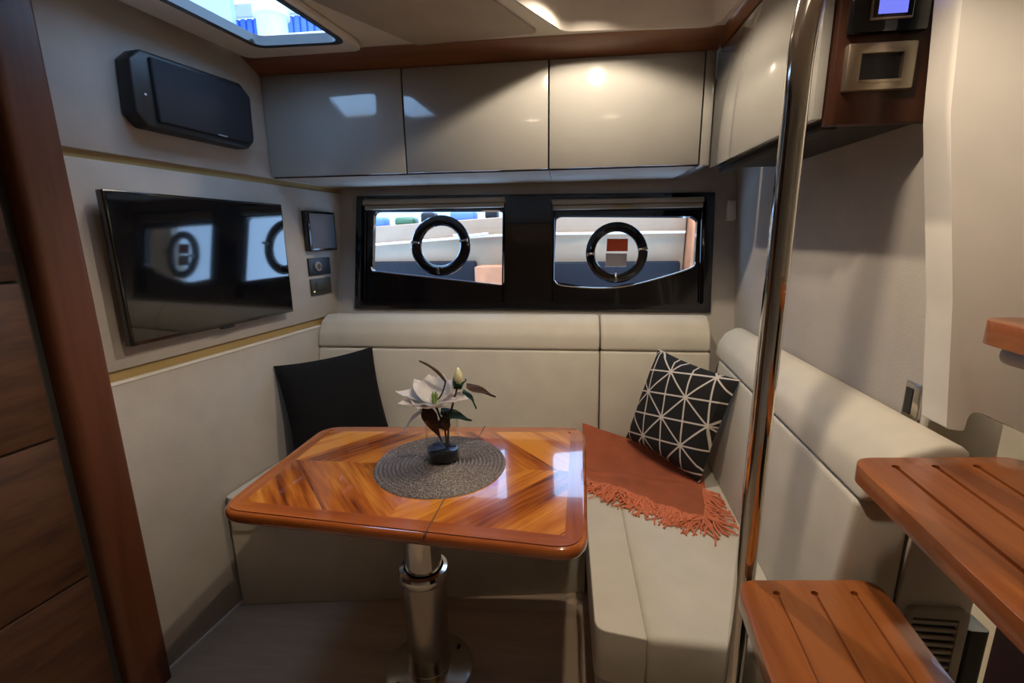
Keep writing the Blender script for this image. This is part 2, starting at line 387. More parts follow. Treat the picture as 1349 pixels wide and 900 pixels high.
# ------------------------------------------------------------------ windows
def wprism(name, poly, o0, o1, mat, parent=None, r=0, seg=2): return prism(name, poly, o0, o1, mat, parent, r, seg, fn=lambda u, v, o: bw(u, v, o))
sur = wprism('trim_3', rounded([(-1.018, .02), (.640, .008), (.652, .540), (-1.010, .562)], .008), -.012, .046, m_black, r=.003)
pockL = [(-.988, .055), (-.285, .045), (-.285, .538), (-.984, .552)]
pockR = [(-.072, .045), (.608, .045), (.614, .522), (-.072, .532)]
holeL = rounded([(-.940, .205), (-.292, .133), (-.297, .487), (-.934, .497)], [.02, .02, .03, .03])
holeR = rounded([(-.058, .150), (.155, .118), (.40, .158), (.575, .215), (.584, .425), (.56, .442), (-.049, .457)], [.03, .2, .2, .03, .02, .03, .03])
cut(sur, [wprism('c', rounded(pockL, .012), -.05, .016, m_gap), wprism('c', rounded(pockR, .012), -.05, .016, m_gap)])
cut(sur, [wprism('c', holeL, -.05, .1, m_gap), wprism('c', holeR, -.05, .1, m_gap)]); tag(sur, kind='structure')
for k, (pk, x) in enumerate(((pockL, -.988), (pockR, -.072))):
    bm = bmesh.new()
    q = [pk[0], pk[3]]; bm_tube(bm, [bw(pk[0][0]+.012, pk[0][1]+.01, .006), bw(pk[3][0]+.012, pk[3][1]-.06, .006)], .004, 8)
    bm_tube(bm, [bw(pk[1][0]-.012, pk[1][1]+.01, .006), bw(pk[2][0]-.012, pk[2][1]-.06, .006)], .004, 8)
    from_bm('blind_guide', bm, m_black, sur)
def window(name, hole, c, ro, ri, latches, bead, lab):
    e = empty(name, bw(c[0], c[1]-.2, .03)); tag(e, lab, None, kind='structure')
    wprism('pane', [(c[0]+(x-c[0])*1.01, c[1]+(y-c[1])*1.01) for x, y in hole], .034, .040, m_glass, e)
    ax = lambda r, a, h: bw(c[0]+r*math.cos(a), c[1]+r*math.sin(a), .034+h)
    w = ro-ri
    lathe('porthole_ring', [(ri, .0), (ri, -.016), (ri+.006, -.024), (ri+w*.45, -.028), (ro-.006, -.022), (ro, -.014), (ro, .0)], None, m_black, e, 48, ax, True)
    for a in latches:
        a = math.radians(a); rm = (ri+ro)/2; d = Vector((math.cos(a), math.sin(a)))
        p = Vector(c)+d*rm; tn = Vector((-d.y, d.x))
        lt = wprism('latch', [tuple(p+d*.018+tn*.007), tuple(p-d*.022+tn*.005), tuple(p-d*.022-tn*.005), tuple(p+d*.018-tn*.007)], -.006, .008, m_steel, e, .002)
    tube('trim_bead', smoothpath([bw(u, v, .012) for u, v in bead], 4), .0035, m_steel, e, 8)
    return e
window('window_1', holeL, (-.602, .326), .145, .097, (175, 8, 268), [(-.945, .222), (-.935, .203), (-.9, .199), (-.6, .166), (-.31, .134)], 'left hull window with black round porthole')
w2 = window('window_2', holeR, (.229, .284), .140, .098, (185, 5, 268), [(-.055, .155), (-.02, .131), (.155, .119), (.28, .129), (.40, .158), (.555, .207), (.578, .235)], 'right hull window with black round porthole and orange sticker')
wprism('sticker', [(.184, .291), (.280, .291), (.281, .348), (.186, .349)], .030, .0335, m_red, w2)
wprism('sticker', [(.180, .221), (.275, .219), (.277, .280), (.181, .282)], .030, .0335, m_paper, w2)
def blind(u0, u1, v0, v1, lab, tab):
    e = empty('roller_blind', bw((u0+u1)/2, v0, -.01)); tag(e, lab, 'blind', 'roller blinds above the hull windows')
    wprism('cassette', [(u0, v0+.022), (u1, v0+.022), (u1, v1), (u0, v1)], -.014, .014, m_blind, e, .004)
    wprism('hem_bar', [(u0+.004, v0), (u1-.004, v0), (u1-.004, v0+.019), (u0+.004, v0+.019)], -.008, .008, m_blind, e, .003)
    if tab: wprism('pull_tab', [(.21, v0+.004), (.30, v0+.004), (.30, v0+.016), (.21, v0+.016)], -.011, -.007, m_gold, e, .001)
blind(-.974, -.288, .497, .542, 'rolled beige blind above the window without a sticker', False)
blind(-.068, .606, .478, .522, 'rolled beige blind with brown pull tab above the stickered window', True)

# ------------------------------------------------------------------ outside, seen through the glass
e = empty('neighbouring_boat', (-1, 4.6, .0)); tag(e, 'cream hull of a neighbouring boat with white stripe outside the windows', 'boat')
extrude_profile('hull', [(4.52, .9), (5.4, .9), (5.4, 1.30), (4.46, 1.30)], [(4.52, .9), (5.4, .9), (5.4, 1.62), (4.46, 1.62)], lambda y, z: (-5, y, z), lambda y, z: (1.06, y, z), m_hull, e, .01)
tube('stripe', smoothpath([(-5, 4.455, 1.10), (-1.81, 4.455, 1.298), (-.62, 4.455, 1.366), (.3, 4.455, 1.372), (1.05, 4.455, 1.372)], 6), .012, m_hullw, e, 8)
box('lower_band', (-5, -.85), (4.42, 4.5), (-.3, 1.135), m_navy, e, .02)  # near-black band along the lower part of the hull
box('lower_band', (-.25, 1.02), (4.42, 4.5), (-.3, 1.118), m_navy, e, .02)
tube('deck_fitting', smoothpath([(-1.05, 4.42, 1.375), (-.9, 4.40, 1.37), (-.72, 4.41, 1.385)], 5), .016, m_steel, e, 8)
tag(box('plywood_crate', (-.80, -.20), (4.10, 4.40), (-.3, 1.10), m_ochre, r=.01), 'pale orange box below the neighbouring hull outside', 'crate')
tag(box('display_panel', (1.07, 1.6), (4.3, 4.6), (-.3, 2.0), m_ochre, r=.01), 'orange-brown upright panel beside the neighbouring hull outside', 'panel')
for x, w, h, mm, lab in ((-2.05, .22, .10, m_hallblue, 'blue bundle on the neighbouring deck beside the green one'), (-1.72, .20, .08, m_leafg, 'dark green bundle on the neighbouring deck'), (-1.45, .14, .11, m_navy, 'navy bundle on the neighbouring deck between the green and a blue one'),
    (-1.15, .25, .10, m_hallblue, 'wide blue bundle on the neighbouring deck between two navy ones'), (-.80, .12, .09, m_navy, 'navy bundle on the neighbouring deck beside the grey one'), (-.55, .10, .10, m_hallgrey, 'grey bundle at the end of the row on the neighbouring deck')):
    hz = 1.30+(x+w/2+5)/6.06*.32
    tag(box('deck_cushion', (x, x+w), (4.7, 4.9), (hz-.005, hz+h), mm, r=.03, seg=3), lab, 'cushion', 'bundles on the neighbouring deck')
tag(box('hall_wall', (-14, 9), (11.5, 11.6), (-.3, 3.4), m_hallwhite), kind='structure')
# above the hatch: hall roof structures
def up(k, y): return (k[0]*y, y, 1.35+k[1]*y)
c0 = up((-.592, .40), 7.0)
e = empty('hall_pillar', (c0[0], c0[1], 2.6)); tag(e, 'pale green round pillar with white cap seen up through the roof hatch', 'pillar')
lathe('shaft', [(0, 0), (.20, 0), (.20, 1.78), (0, 1.78)], (c0[0], c0[1], 2.6), m_hallgreen, e)
lathe('cap', [(.20, 1.78), (.24, 1.80), (.24, 2.3), (0, 2.3)], (c0[0], c0[1], 2.6), m_hallwhite, e)
e = empty('hall_roof', (-5, 9, 3)); tag(e, 'blue corrugated hall wall seen up through the roof hatch', 'wall')
for k in range(46):
    x = -7.5+k*.13
    box('corrugated_sheet', (x, x+.085), (9.0, 9.04), (2.9, 5.28), m_hallblue, e)
box('backing', (-7.6, -1.4), (9.04, 9.1), (2.9, 5.28), m_hallblue, e)
box('white_beam', (-7.6, -1.4), (8.9, 9.0), (5.28, 5.48), m_hallwhite, e, .01)
tag(box('hall_panel', (-8.4, -5.35), (7.9, 8.0), (4.75, 8.2), m_hallgrey), 'pale grey-blue roof panel seen up through the roof hatch', 'panel')

# ------------------------------------------------------------------ overhead cabinets
def cab(x0, x1, lab):
    e = empty('overhead_cabinet', ((x0+x1)/2, 2.0, 1.585)); tag(e, lab, 'cabinet', 'gloss overhead cabinets along the hull side')
    xb = max(x0+.001, -1.094)                                   # the first one follows the slanting bulkhead
    prism('body', [(x0+.001, 1.848), (x1-.001, 1.848), (x1-.001, 2.255), (xb, 2.255)], 1.592, 1.995, m_liner, e)
    box('door_gap_shade', (x0+.001, x1-.001), (1.8455, 1.8485), (1.589, 1.957), m_gap, e)  # dark strip: joints between doors, and underside shade put in as colour
    box('door', (x0+.0025, x1-.0025), (1.826, 1.846), (1.592, 1.955), m_door, e, .003, 2)
cab(-1.157, -.606, 'gloss grey overhead cabinet beside the speaker wall')
cab(-.606, -.069, 'gloss grey overhead cabinet above the window without a sticker, middle of three')
cab(-.069, .462, 'gloss grey overhead cabinet above the window with the orange sticker')
tag(box('filler_strip', (.464, .498), (1.832, 2.25), (1.588, 1.995), m_door, r=.003), 'narrow grey filler strip in the corner between overhead cabinets', 'filler strip')
e = empty('corner_overhead_cabinet', (.6, 1.45, 1.575)); tag(e, 'gloss grey overhead cabinet along the partition with teak end panel', 'cabinet')
box('body', (.52, .743), (1.118, 1.83), (1.578, 1.995), m_gap, e)
box('door', (.5, .52), (1.112, 1.828), (1.578, 1.945), m_door, e, .003)
box('bottom_rail', (.53, .56), (1.13, 1.82), (1.560, 1.579), m_gap, e, .002)
prism('end_panel', [(.522, 1.563), (.760, 1.563), (.735, 1.70), (.70, 1.998), (.522, 1.998)], 1.096, 1.118, m_teakz, e, .003, 2, fn=lambda x, z, y: (x, y, z))
# teak fascia under the ceiling
fa = prism('trim_4', [(1.745, 1.999), (1.79, 1.999), (1.85, 1.957), (1.826, 1.957)], -1.19, .50, m_teak, fn=lambda y, z, x: (x, y, z)); tag(fa, kind='structure')
fb = prism('trim_5', [(.492, 1.999), (.54, 1.999), (.54, 1.95), (.500, 1.95)], 1.11, 1.80, m_teaky, fn=lambda x, z, y: (x, y, z)); tag(fb, kind='structure')

# instruments on the teak end panel
e = empty('control_display', (.61, 1.09, 1.73)); tag(e, 'black control unit with lit blue screen on the teak end panel', 'control panel')
bz = box('bezel', (.536, .676), (1.076, 1.097), (1.722, 1.90), m_black, e, .006)
box('screen_frame', (.566, .640), (1.071, 1.077), (1.742, 1.88), m_nickel, bz, .002)
box('inner_frame', (.569, .637), (1.069, 1.0725), (1.745, 1.877), m_black, bz)
box('screen', (.577, .627), (1.0675, 1.0695), (1.750, 1.868), m_blue, bz)
e = empty('recessed_socket', (.61, 1.09, 1.62)); tag(e, 'satin metal framed socket with dark centre below the blue screen', 'socket')
fr = box('frame', (.539, .664), (1.080, 1.097), (1.622, 1.707), m_nickel, e, .004)
cut(fr, [box('c', (.564, .640), (1.06, 1.092), (1.640, 1.688), m_gap)])
box('dark_plate', (.565, .639), (1.088, 1.0925), (1.641, 1.687), m_blackm, e)
box('lower_lip', (.564, .640), (1.077, 1.082), (1.634, 1.640), m_nickel, e, .001)

# ------------------------------------------------------------------ things on the left bulkhead
def lprism(name, poly, n0, n1, mat, parent=None, r=0, seg=3):
    """polygon in (y, z) on the bulkhead, extruded off it"""
    return prism(name, [(s_of_y(y), z) for y, z in poly], n0, n1, mat, parent, r, seg, fn=lambda s, z, n: lw(s, n, z))
e = empty('speaker', lw(s_of_y(1.5), 0, 1.67)); tag(e, 'long black wall speaker with chamfered corners above the television', 'speaker')
so = [(1.285, 1.70), (1.315, 1.668), (1.675, 1.668), (1.705, 1.695), (1.712, 1.85), (1.672, 1.882), (1.325, 1.872), (1.292, 1.84)]
lprism('housing', so, -.001, .055, m_blackm, e, .008)
lprism('grille', [(1.345, 1.685), (1.672, 1.685), (1.694, 1.702), (1.70, 1.842), (1.67, 1.866), (1.345, 1.858)], .05, .066, m_grille, e, .006)
lprism('status_light', [(1.318, 1.752), (1.324, 1.752), (1.324, 1.757), (1.318, 1.757)], .054, .057, m_paper, e)
lprism('name_plate', [(1.54, 1.688), (1.575, 1.688), (1.575, 1.692), (1.54, 1.692)], .0655, .0672, m_label, e)
e = empty('television', lw(s_of_y(1.5), 0, 1.05)); tag(e, 'flat black television mounted on the fabric bulkhead', 'television')
lprism('wall_bracket', [(1.38, 1.15), (1.62, 1.15), (1.62, 1.40), (1.38, 1.40)], -.001, .022, m_blackm, e)
cs_ = lprism('casing', [(1.165, 1.062), (1.815, 1.062), (1.815, 1.488), (1.165, 1.488)], .02, .046, m_black, e, .004)
lprism('screen', [(1.173, 1.074), (1.807, 1.074), (1.807, 1.481), (1.173, 1.481)], .0455, .0472, m_screen, cs_)
lprism('logo_bar', [(1.47, 1.054), (1.52, 1.054), (1.52, 1.064), (1.47, 1.064)], .026, .044, m_blackm, cs_, .002)
e = empty('wall_display', lw(s_of_y(2.08), 0, 1.30)); tag(e, 'small black framed display on the bulkhead above two switch plates', 'display')
lprism('frame', [(1.978, 1.30), (2.172, 1.30), (2.172, 1.474), (1.978, 1.474)], -.001, .030, m_black, e, .006)
lprism('screen', [(1.990, 1.312), (2.160, 1.312), (2.160, 1.463), (1.990, 1.463)], .0295, .0312, plain('grey_screen', (.035, .034, .036), .25), e)
e = empty('control_dial_plate', lw(s_of_y(2.06), 0, 1.19)); tag(e, 'black plate with round dial between the display and the switch plate', 'control panel')
lprism('plate', [(1.985, 1.193), (2.135, 1.193), (2.135, 1.270), (1.985, 1.270)], -.001, .008, m_blackm, e, .002)
dc = s_of_y(2.04)
dl = lathe('dial', [(0, 0), (.022, 0), (.022, .008), (.018, .012), (0, .012)], None, m_label, e, 28, lambda r, a, h: lw(dc+r*math.cos(a), .007+h, 1.232+r*math.sin(a)))
lathe('dial_centre', [(0, 0), (.012, 0), (.012, .004), (0, .004)], None, m_black, dl, 24, lambda r, a, h: lw(dc+r*math.cos(a), .0185+h, 1.232+r*math.sin(a)))
e = empty('switch_plate', lw(s_of_y(2.06), 0, 1.10)); tag(e, 'dark olive switch plate with tiny light below the round dial', 'switch')
m_olive = plain('olive_plate', (.05, .047, .033), .45)
lprism('plate', [(1.988, 1.104), (2.128, 1.104), (2.128, 1.178), (1.988, 1.178)], -.001, .008, m_olive, e, .002)
lprism('rocker', [(2.02, 1.122), (2.115, 1.122), (2.115, 1.165), (2.02, 1.165)], .007, .011, m_olive, e, .002)
lprism('indicator', [(2.0, 1.118), (2.007, 1.118), (2.007, 1.125), (2.0, 1.125)], .007, .0095, plain('indicator_amber', (.8, .6, .25), .4, emis=(1, .75, .3), es=.6), e)
# right partition: latch; small sensor on hull side
e = empty('door_strike', (.745, 1.035, .96)); tag(e, 'small metal latch plate on the partition behind the bench back', 'latch')
box('plate', (.738, .746), (1.026, 1.072), (.955, 1.035), m_steel, e, .002); box('slot', (.7365, .7385), (1.046, 1.066), (.965, 1.022), m_blackm, e)
tag(prism('wall_sensor', rounded([(.700, .415), (.738, .415), (.738, .50), (.700, .50)], .008), -.022, .002, m_white, r=.004, fn=lambda u, v, o: bw(u, v, o)), 'small white sensor box on the wall beside the stickered window', 'sensor')

# ------------------------------------------------------------------ settee
bp0 = [(1.93, .445), (2.042, .445), (2.128, .866), (1.992, .866)]
bp1 = [(1.990, .868), (2.130, .868), (2.152, .975), (2.128, 1.005), (2.075, 1.010), (2.030, .985), (2.0, .935)]
def back(x0, x1, lab, slant=False):
    fx = (lambda y: (OFF+.003-LN.y*y)/LN.x) if slant else (lambda y: x0)      # the end by the bulkhead is cut to its slant
    e = empty('backrest_cushion', ((x0+x1)/2, 2.05, .44)); tag(e, lab, 'cushion', 'settee backrest cushions')
    extrude_profile('lower_pad', bp0, bp0, lambda y, z: (fx(y), y, z), lambda y, z: (x1, y, z), m_seat, e, .012)
    extrude_profile('headroll', bp1, bp1, lambda y, z: (fx(y), y, z), lambda y, z: (x1, y, z), m_seat, e, .014)
back(-1.135, .146, 'long cream backrest cushion below both hull windows', True)
back(.150, .606, 'short cream backrest cushion in the settee corner')
e = empty('side_backrest_cushion', (.66, 1.4, .44)); tag(e, 'cream backrest cushion along the partition beside the handrail', 'cushion', 'settee backrest cushions')
r0 = [(.575, .451), (.735, .451), (.735, .856), (.618, .856)]; r0n = [(.52, .451), (.662, .451), (.662, .846), (.560, .846)]
r1 = [(.616, .858), (.737, .858), (.740, .955), (.722, .975), (.690, .978), (.650, .955), (.626, .915)]; r1n = [(.558, .848), (.737, .848), (.740, .95), (.722, .968), (.685, .970), (.620, .945), (.575, .905)]
extrude_profile('lower_pad', r0, r0n, lambda x, z: (x, 1.932, z), lambda x, z: (x, .885, z), m_seat, e, .014)
extrude_profile('headroll', r1, r1n, lambda x, z: (x, 1.985, z), lambda x, z: (x, .875, z), m_seat, e, .016)
e = empty('seat_cushion', (-.5, 1.7, .32)); tag(e, 'cream seat cushion under the hull windows behind the table', 'cushion', 'settee seat cushions')
prism('pad', rounded([(-1.208, 1.385), (.068, 1.575), (.068, 1.928), (-1.14, 1.928)], [.03, .01, .01, .02]), .325, .455, m_seat, e, .02, 4)
e = empty('side_seat_cushion', (.33, 1.4, .32)); tag(e, 'cream seat cushion with front seam under the coral throw', 'cushion', 'settee seat cushions')
prism('front_pad', rounded([(.076, .940), (.192, .922), (.192, 1.93), (.072, 1.93)], [.035, 0, 0, 0]), .315, .455, m_seat, e, .018, 4)
prism('pad', [(.190, .922), (.545, .915), (.585, 1.93), (.190, 1.93)], .315, .456, m_seat, e, .018, 4)
e = empty('settee_base', (-.5, 1.7, 0)); tag(e, 'cream fabric front of the settee base beneath the window seat', 'bench')
prism('plinth', [(-1.205, 1.40), (.085, 1.590), (.085, 1.95), (-1.13, 1.95)], 0, .328, m_seat, e, .004, 2)
tag(prism('side_settee_base', rounded([(.105, .965), (.59, .945), (.735, .945), (.735, 1.95), (.09, 1.95)], [.05, 0, 0, 0, 0]), 0, .318, m_seat, r=.006), 'cream settee base under the seat with the coral throw', 'bench')

# ------------------------------------------------------------------ table
TZ = .71
e = tbl = empty('pedestal_table', (-.42, 1.21, 0)); tag(e, 'glossy parquet teak table on a steel pedestal', 'table')
outl = [(-.850, .940), (.052, .866), (.072, 1.538), (-.842, 1.470)]
cr = [.075, .075, .075, .085]
bm = bm_prism(rounded(outl, cr, 10), TZ-.034, TZ-.0022, 0)
ed = [x for x in bm.edges if abs(x.verts[0].co.z-x.verts[1].co.z) < 1e-6]
bmesh.ops.bevel(bm, geom=ed, offset=.013, segments=4, profile=.5, affect='EDGES')
from_bm('table_body', bm, m_rim, tbl)
def inset(poly, d):
    n = len(poly); out = []
    for i in range(n):
        a, b, c = Vector(poly[i-1]), Vector(poly[i]), Vector(poly[(i+1) % n])
        n1 = Vector((-(b-a).y, (b-a).x)).normalized(); n2 = Vector((-(c-b).y, (c-b).x)).normalized()
        m = (n1+n2).normalized(); out.append(tuple(b+m*(d/max(.3, m.dot(n1)))))
    return out
inn = inset(outl, .050); ins = inset(outl, .011)
# rim boards, mitred at the corners
def grained(name, poly, z0, z1, mat, parent, ang):
    """piece with its grain along ang: modelled in a turned local frame"""
    cx = sum(p[0] for p in poly)/len(poly); cy = sum(p[1] for p in poly)/len(poly)
    ca, sa_ = math.cos(-ang), math.sin(-ang)
    loc = [((x-cx)*ca-(y-cy)*sa_, (x-cx)*sa_+(y-cy)*ca) for x, y in poly]
    bm = bm_prism(loc, z0, z1)
    return from_bm(name, bm, mat, parent, False, Matrix.Translation((cx, cy, 0)) @ Matrix.Rotation(ang, 4, 'Z'))
insr = rounded(ins, [c-.011 for c in cr], 10); nseg = 11
for i in range(4):
    j = (i+1) % 4
    ci = insr[i*nseg:(i+1)*nseg]; cj = insr[j*nseg:(j+1)*nseg]
    poly = ci[nseg//2:] + cj[:nseg//2+1] + [inn[j], inn[i]]
    d = Vector(outl[j])-Vector(outl[i])
    grained('rim_board', poly, TZ-.004, TZ, m_rim, tbl, math.atan2(d.y, d.x))
def clip(poly, a, b, c):
    """keep a*x+b*y<=c"""
    out = []
    for i in range(len(poly)):
        p, q = poly[i-1], poly[i]; fp, fq = a*p[0]+b*p[1]-c, a*q[0]+b*q[1]-c
        if (fp <= 0) != (fq <= 0):
            t = fp/(fp-fq); out.append((p[0]+(q[0]-p[0])*t, p[1]+(q[1]-p[1])*t))
        if fq <= 0: out.append(q)
    return out
mx, my = -.405, 1.212
for sx in (-1, 1):
    for sy in (-1, 1):
        qd = clip(clip(inn, -sx, 0, -sx*mx), 0, -sy, -sy*my)
        # strips run parallel to the diamond round the centre
        dx, dy = math.cos(math.radians(49)), math.sin(math.radians(49))
        nx, ny = sx*dy, sy*dx
        tmin = nx*mx+ny*my; w = .098
        for k in range(9):
            pc = clip(clip(qd, nx, ny, tmin+(k+1)*w), -nx, -ny, -(tmin+k*w))
            if len(pc) < 3: continue
            ar = abs(sum(pc[i-1][0]*pc[i][1]-pc[i][0]*pc[i-1][1] for i in range(len(pc))))/2
            if ar < 2e-4: continue
            grained('parquet_strip', pc, TZ-.004, TZ, m_parq, tbl, math.atan2(-sx*sy*dx/1, dy) if False else math.atan2(-nx, ny))
prism('leaf_joint', [(-.3065, .889), (-.3040, .889), (-.2740, 1.512), (-.2765, 1.512)], TZ-.006, TZ+.0004, m_gap, tbl)
pc = (-.422, 1.212)
lathe('base_plate', [(0, 0), (.135, 0), (.137, .006), (.125, .012), (0, .012)], (*pc, 0), m_steel, tbl, 48)
lathe('lower_tube', [(.068, .0), (.068, .02), (.066, .022), (.066, .352), (.0, .352)], (*pc, .008), m_steel, tbl, 48)
lathe('collar', [(.058, .0), (.074, .0), (.076, .005), (.076, .022), (.072, .030), (.060, .032)], (*pc, .345), m_chrome, tbl, 48)
lathe('upper_tube', [(.0, .0), (.055, .0), (.055, .29), (.0, .29)], (*pc, .36), m_chrome, tbl, 48)
lathe('top_flange', [(0, 0), (.075, 0), (.075, .02), (0, .02)], (*pc, .645), m_black, tbl, 40)
box('top_plate', (-.62, -.22), (1.06, 1.36), (.662, .680), m_blackm, tbl, .004)
for k in range(4):
    a = math.radians(45+90*k); lathe('bolt', [(0, 0), (.007, 0), (.006, .005), (0, .006)], (pc[0]+.11*math.cos(a), pc[1]+.11*math.sin(a), .0115), m_blackm, tbl, 10)

# placemat: coiled cords
MC = (-.355, 1.222); prof = [(0, .004)]; rr = .004
while rr < .188:
    for t in range(1, 5):
        a = math.pi*t/4; prof.append((rr+.0115*t/4, .0006+.0062*math.sin(a)))
    rr += .0115
prof += [(rr+.0005, 0), (0, 0)]
tag(lathe('placemat', prof, (*MC, TZ+.0003), m_mat, None, 72), 'round grey woven placemat of coiled cord on the table', 'placemat')

# vase with flower
V = Vector((-.353, 1.245, TZ+.0068))
e = empty('glass_vase', V); tag(e, 'clear glass cylinder vase with black pebbles on the placemat', 'vase')
lathe('glass', [(0, 0), (.046, 0), (.048, .003), (.048, .128), (.0455, .128), (.0455, .006), (0, .006)], V, m_vase, e, 40)
lathe('pebble_bed', [(0, .0065), (.0445, .0065), (.045, .034), (.034, .036), (0, .036)], V, m_stone, e, 32)
for k in range(46):
    a = random.random()*6.28; r = .038*math.sqrt(random.random()); s = random.uniform(.005, .008)
    bm = bmesh.new(); bmesh.ops.create_icosphere(bm, subdivisions=1, radius=s)
    for v in bm.verts: v.co.z *= .7
    bmesh.ops.translate(bm, vec=V+Vector((r*math.cos(a), r*math.sin(a), .037)), verts=bm.verts)
    from_bm('pebble', bm, m_stone, e)
e = empty('magnolia_flower', V+Vector((0, 0, .03))); tag(e, 'white artificial magnolia with bud and leaves in the glass vase', 'flower')
def petal(base, d, up, ln, wd, curl, mat=m_petal, name='petal', lift=0, nu=9, nv=7, tip=.55, parent=None, thick=.0012):
    d = Vector(d).normalized(); up = Vector(up); up = (up-d*up.dot(d)).normalized(); s = d.cross(up); base = Vector(base)
    bm = bmesh.new(); g = []
    for i in range(nu):
        t = i/(nu-1); w = wd*(math.sin(math.pi*min(1, (t*.92+.06))**tip))*.5 if t < 1 else .0008
        w = max(w, .0012); row = []
        for j in range(nv):
            q = (j/(nv-1)-.5)*2
            p = base+d*(ln*t)+s*(w*q)+up*(curl*t*t*ln+lift*w*q*q+.0025*math.sin(9*t+3*q))
            row.append(bm.verts.new(p))
        g.append(row)
    for a, b in zip(g, g[1:]):
        for j in range(nv-1): bm.faces.new((a[j], a[j+1], b[j+1], b[j]))
    bmesh.ops.solidify(bm, geom=list(bm.faces), thickness=thick)
    return from_bm(name, bm, mat, parent or e)
Fc = V+Vector((-.018, .0, .168))
for ang, el, ln, wd, cu in ((180, 16, .118, .085, .03), (212, 4, .105, .095, .12), (255, 0, .085, .10, .22), (305, 2, .09, .10, .25), (348, 8, .108, .10, .12), (22, 34, .105, .10, .15), (70, 46, .09, .09, .2), (120, 44, .09, .09, .2), (150, 32, .10, .085, .1)):
    a, b = math.radians(ang), math.radians(el)
    petal(Fc, (math.cos(a)*math.cos(b), math.sin(a)*math.cos(b), math.sin(b)), (0, 0, 1), ln, wd, cu, lift=.35, tip=.85)
petal(Fc+Vector((-.03, -.01, -.008)), (-.75, -.25, -.62), (-.3, 0, 1), .085, .06, -.15, tip=.9)
bm = bmesh.new()
for k in range(14):
    a = k*2.4; r = .004+.006*(k % 3)/2; bm_tube(bm, [Fc+Vector((r*.4*math.cos(a), r*.4*math.sin(a), .0)), Fc+Vector((r*math.cos(a), r*math.sin(a), .030+.006*(k % 2)))], [.0022, .0014], 6)
from_bm('stamens', bm, m_stamen, e)
tube('stem', smoothpath([V+Vector((.012, 0, .03)), V+Vector((.008, .002, .09)), V+Vector((-.004, .0, .13)), Fc+Vector((0, 0, .004))], 4), .0032, m_stem, e, 8)
tube('stem', smoothpath([V+Vector((.014, .004, .03)), V+Vector((.02, .004, .11)), V+Vector((.034, .01, .17)), V+Vector((.050, .02, .225))], 4), .003, m_stem, e, 8)
bd = Vector((.012, .004, 1)).normalized(); bc = V+Vector((.049, .02, .222))
bud = lathe('bud', [(0, 0), (.008, .004), (.0135, .016), (.012, .030), (.006, .045), (0, .052)], bc, m_bud, e, 18)
for ang in (20, 140, 260):
    a = math.radians(ang); petal(bc+Vector((0, 0, -.012)), (math.cos(a)*.75, math.sin(a)*.75, .6), (0, 0, 1), .035, .028, .2, m_leafg, 'sepal', parent=bud)
petal(bc+Vector((.022, .006, -.004)), (.87, .25, -.46+.12), (0, -.5, 1), .095, .032, -.12, m_leafb, 'leaf')
petal(bc+Vector((.012, .0, -.018)), (.75, .05, -.45), (.3, -.2, 1), .062, .028, -.5, m_leafg, 'leaf')
petal(V+Vector((.0, -.004, .150)), (.90, .20, -.28), (0, -.35, 1), .095, .045, -.1, m_leafg, 'leaf')
petal(V+Vector((.006, -.012, .045)), (-.34, -.06, .9), (-.2, -.95, .0), .135, .054, .03, m_leafb, 'leaf', tip=2.4)
petal(V+Vector((.004, -.010, .095)), (.25, -.1, .80), (.2, -.9, .1), .06, .04, .0, m_leafb, 'leaf')
tube('twig', smoothpath([V+Vector((.016, .005, .235)), V+Vector((-.004, .004, .262)), V+Vector((-.030, .0, .284)), V+Vector((-.055, -.005, .298))], 4), [.0035, .004, .005, .005, .005, .005, .0045, .004, .004, .004, .0035, .003, .0025], m_leafb, e, 8)
tube('stem', smoothpath([Fc+Vector((.0, .006, .0)), V+Vector((.004, .008, .2)), V+Vector((.016, .005, .236))], 4), .0025, m_stem, e, 8)

# ------------------------------------------------------------------ pillows and throw
def pillow(name, c, w, h, sw, sh, th, mat, lab, pinch=.06):
    w = Vector(w).normalized(); h = Vector(h); h = (h-w*h.dot(w)).normalized(); nrm = h.cross(w)   # nrm points away from the viewer when w is right, h is up
    bm = bmesh.new(); n = 20; vs = {}
    for side in (-1, 1):
        for i in range(n+1):
            for j in range(n+1):
                a, b = i/n*2-1, j/n*2-1
                rim = i in (0, n) or j in (0, n)
                if rim and side == 1: vs[(side, i, j)] = vs[(-1, i, j)]; continue
                px = a*sw/2*(1-pinch*(1-a*a*0)*(1-b*b)*abs(a)**3); pz = b*sh/2*(1-pinch*(1-a*a)*abs(b)**3)
                t = (max(0, (1-a**2)*(1-b**2)))**.42*th/2
                t += .004*noise.noise(Vector((a*2.5, b*2.5, side*3+c[0])))*(1 if not rim else 0)
                vs[(side, i, j)] = bm.verts.new((px, side*t, pz))
    for side in (-1, 1):
        for i in range(n):
            for j in range(n):
                q = [vs[(side, i, j)], vs[(side, i+1, j)], vs[(side, i+1, j+1)], vs[(side, i, j+1)]]
                bm.faces.new(q if side == -1 else q[::-1])
    mt = Matrix((w, nrm, h)).transposed().to_4x4(); mt.translation = c
    o = from_bm(name, bm, mat, None, True, mt)
    for p in o.data.polygons: p.use_smooth = True
    tag(o, lab, 'pillow'); return o, mt
pillow('throw_pillow', (-.972, 1.811, .661), (.314, .285, .022), (-.15, .215, .97), .408, .425, .13, m_pblack, 'plain black throw pillow leaning in the settee corner beside the bulkhead')
pillow('throw_pillow', (.430, 1.767, .687), (.204, -.27, -.035), (.114, .03, .345), .375, .40, .13, m_print, 'black pillow printed with white star lines on the coral throw')
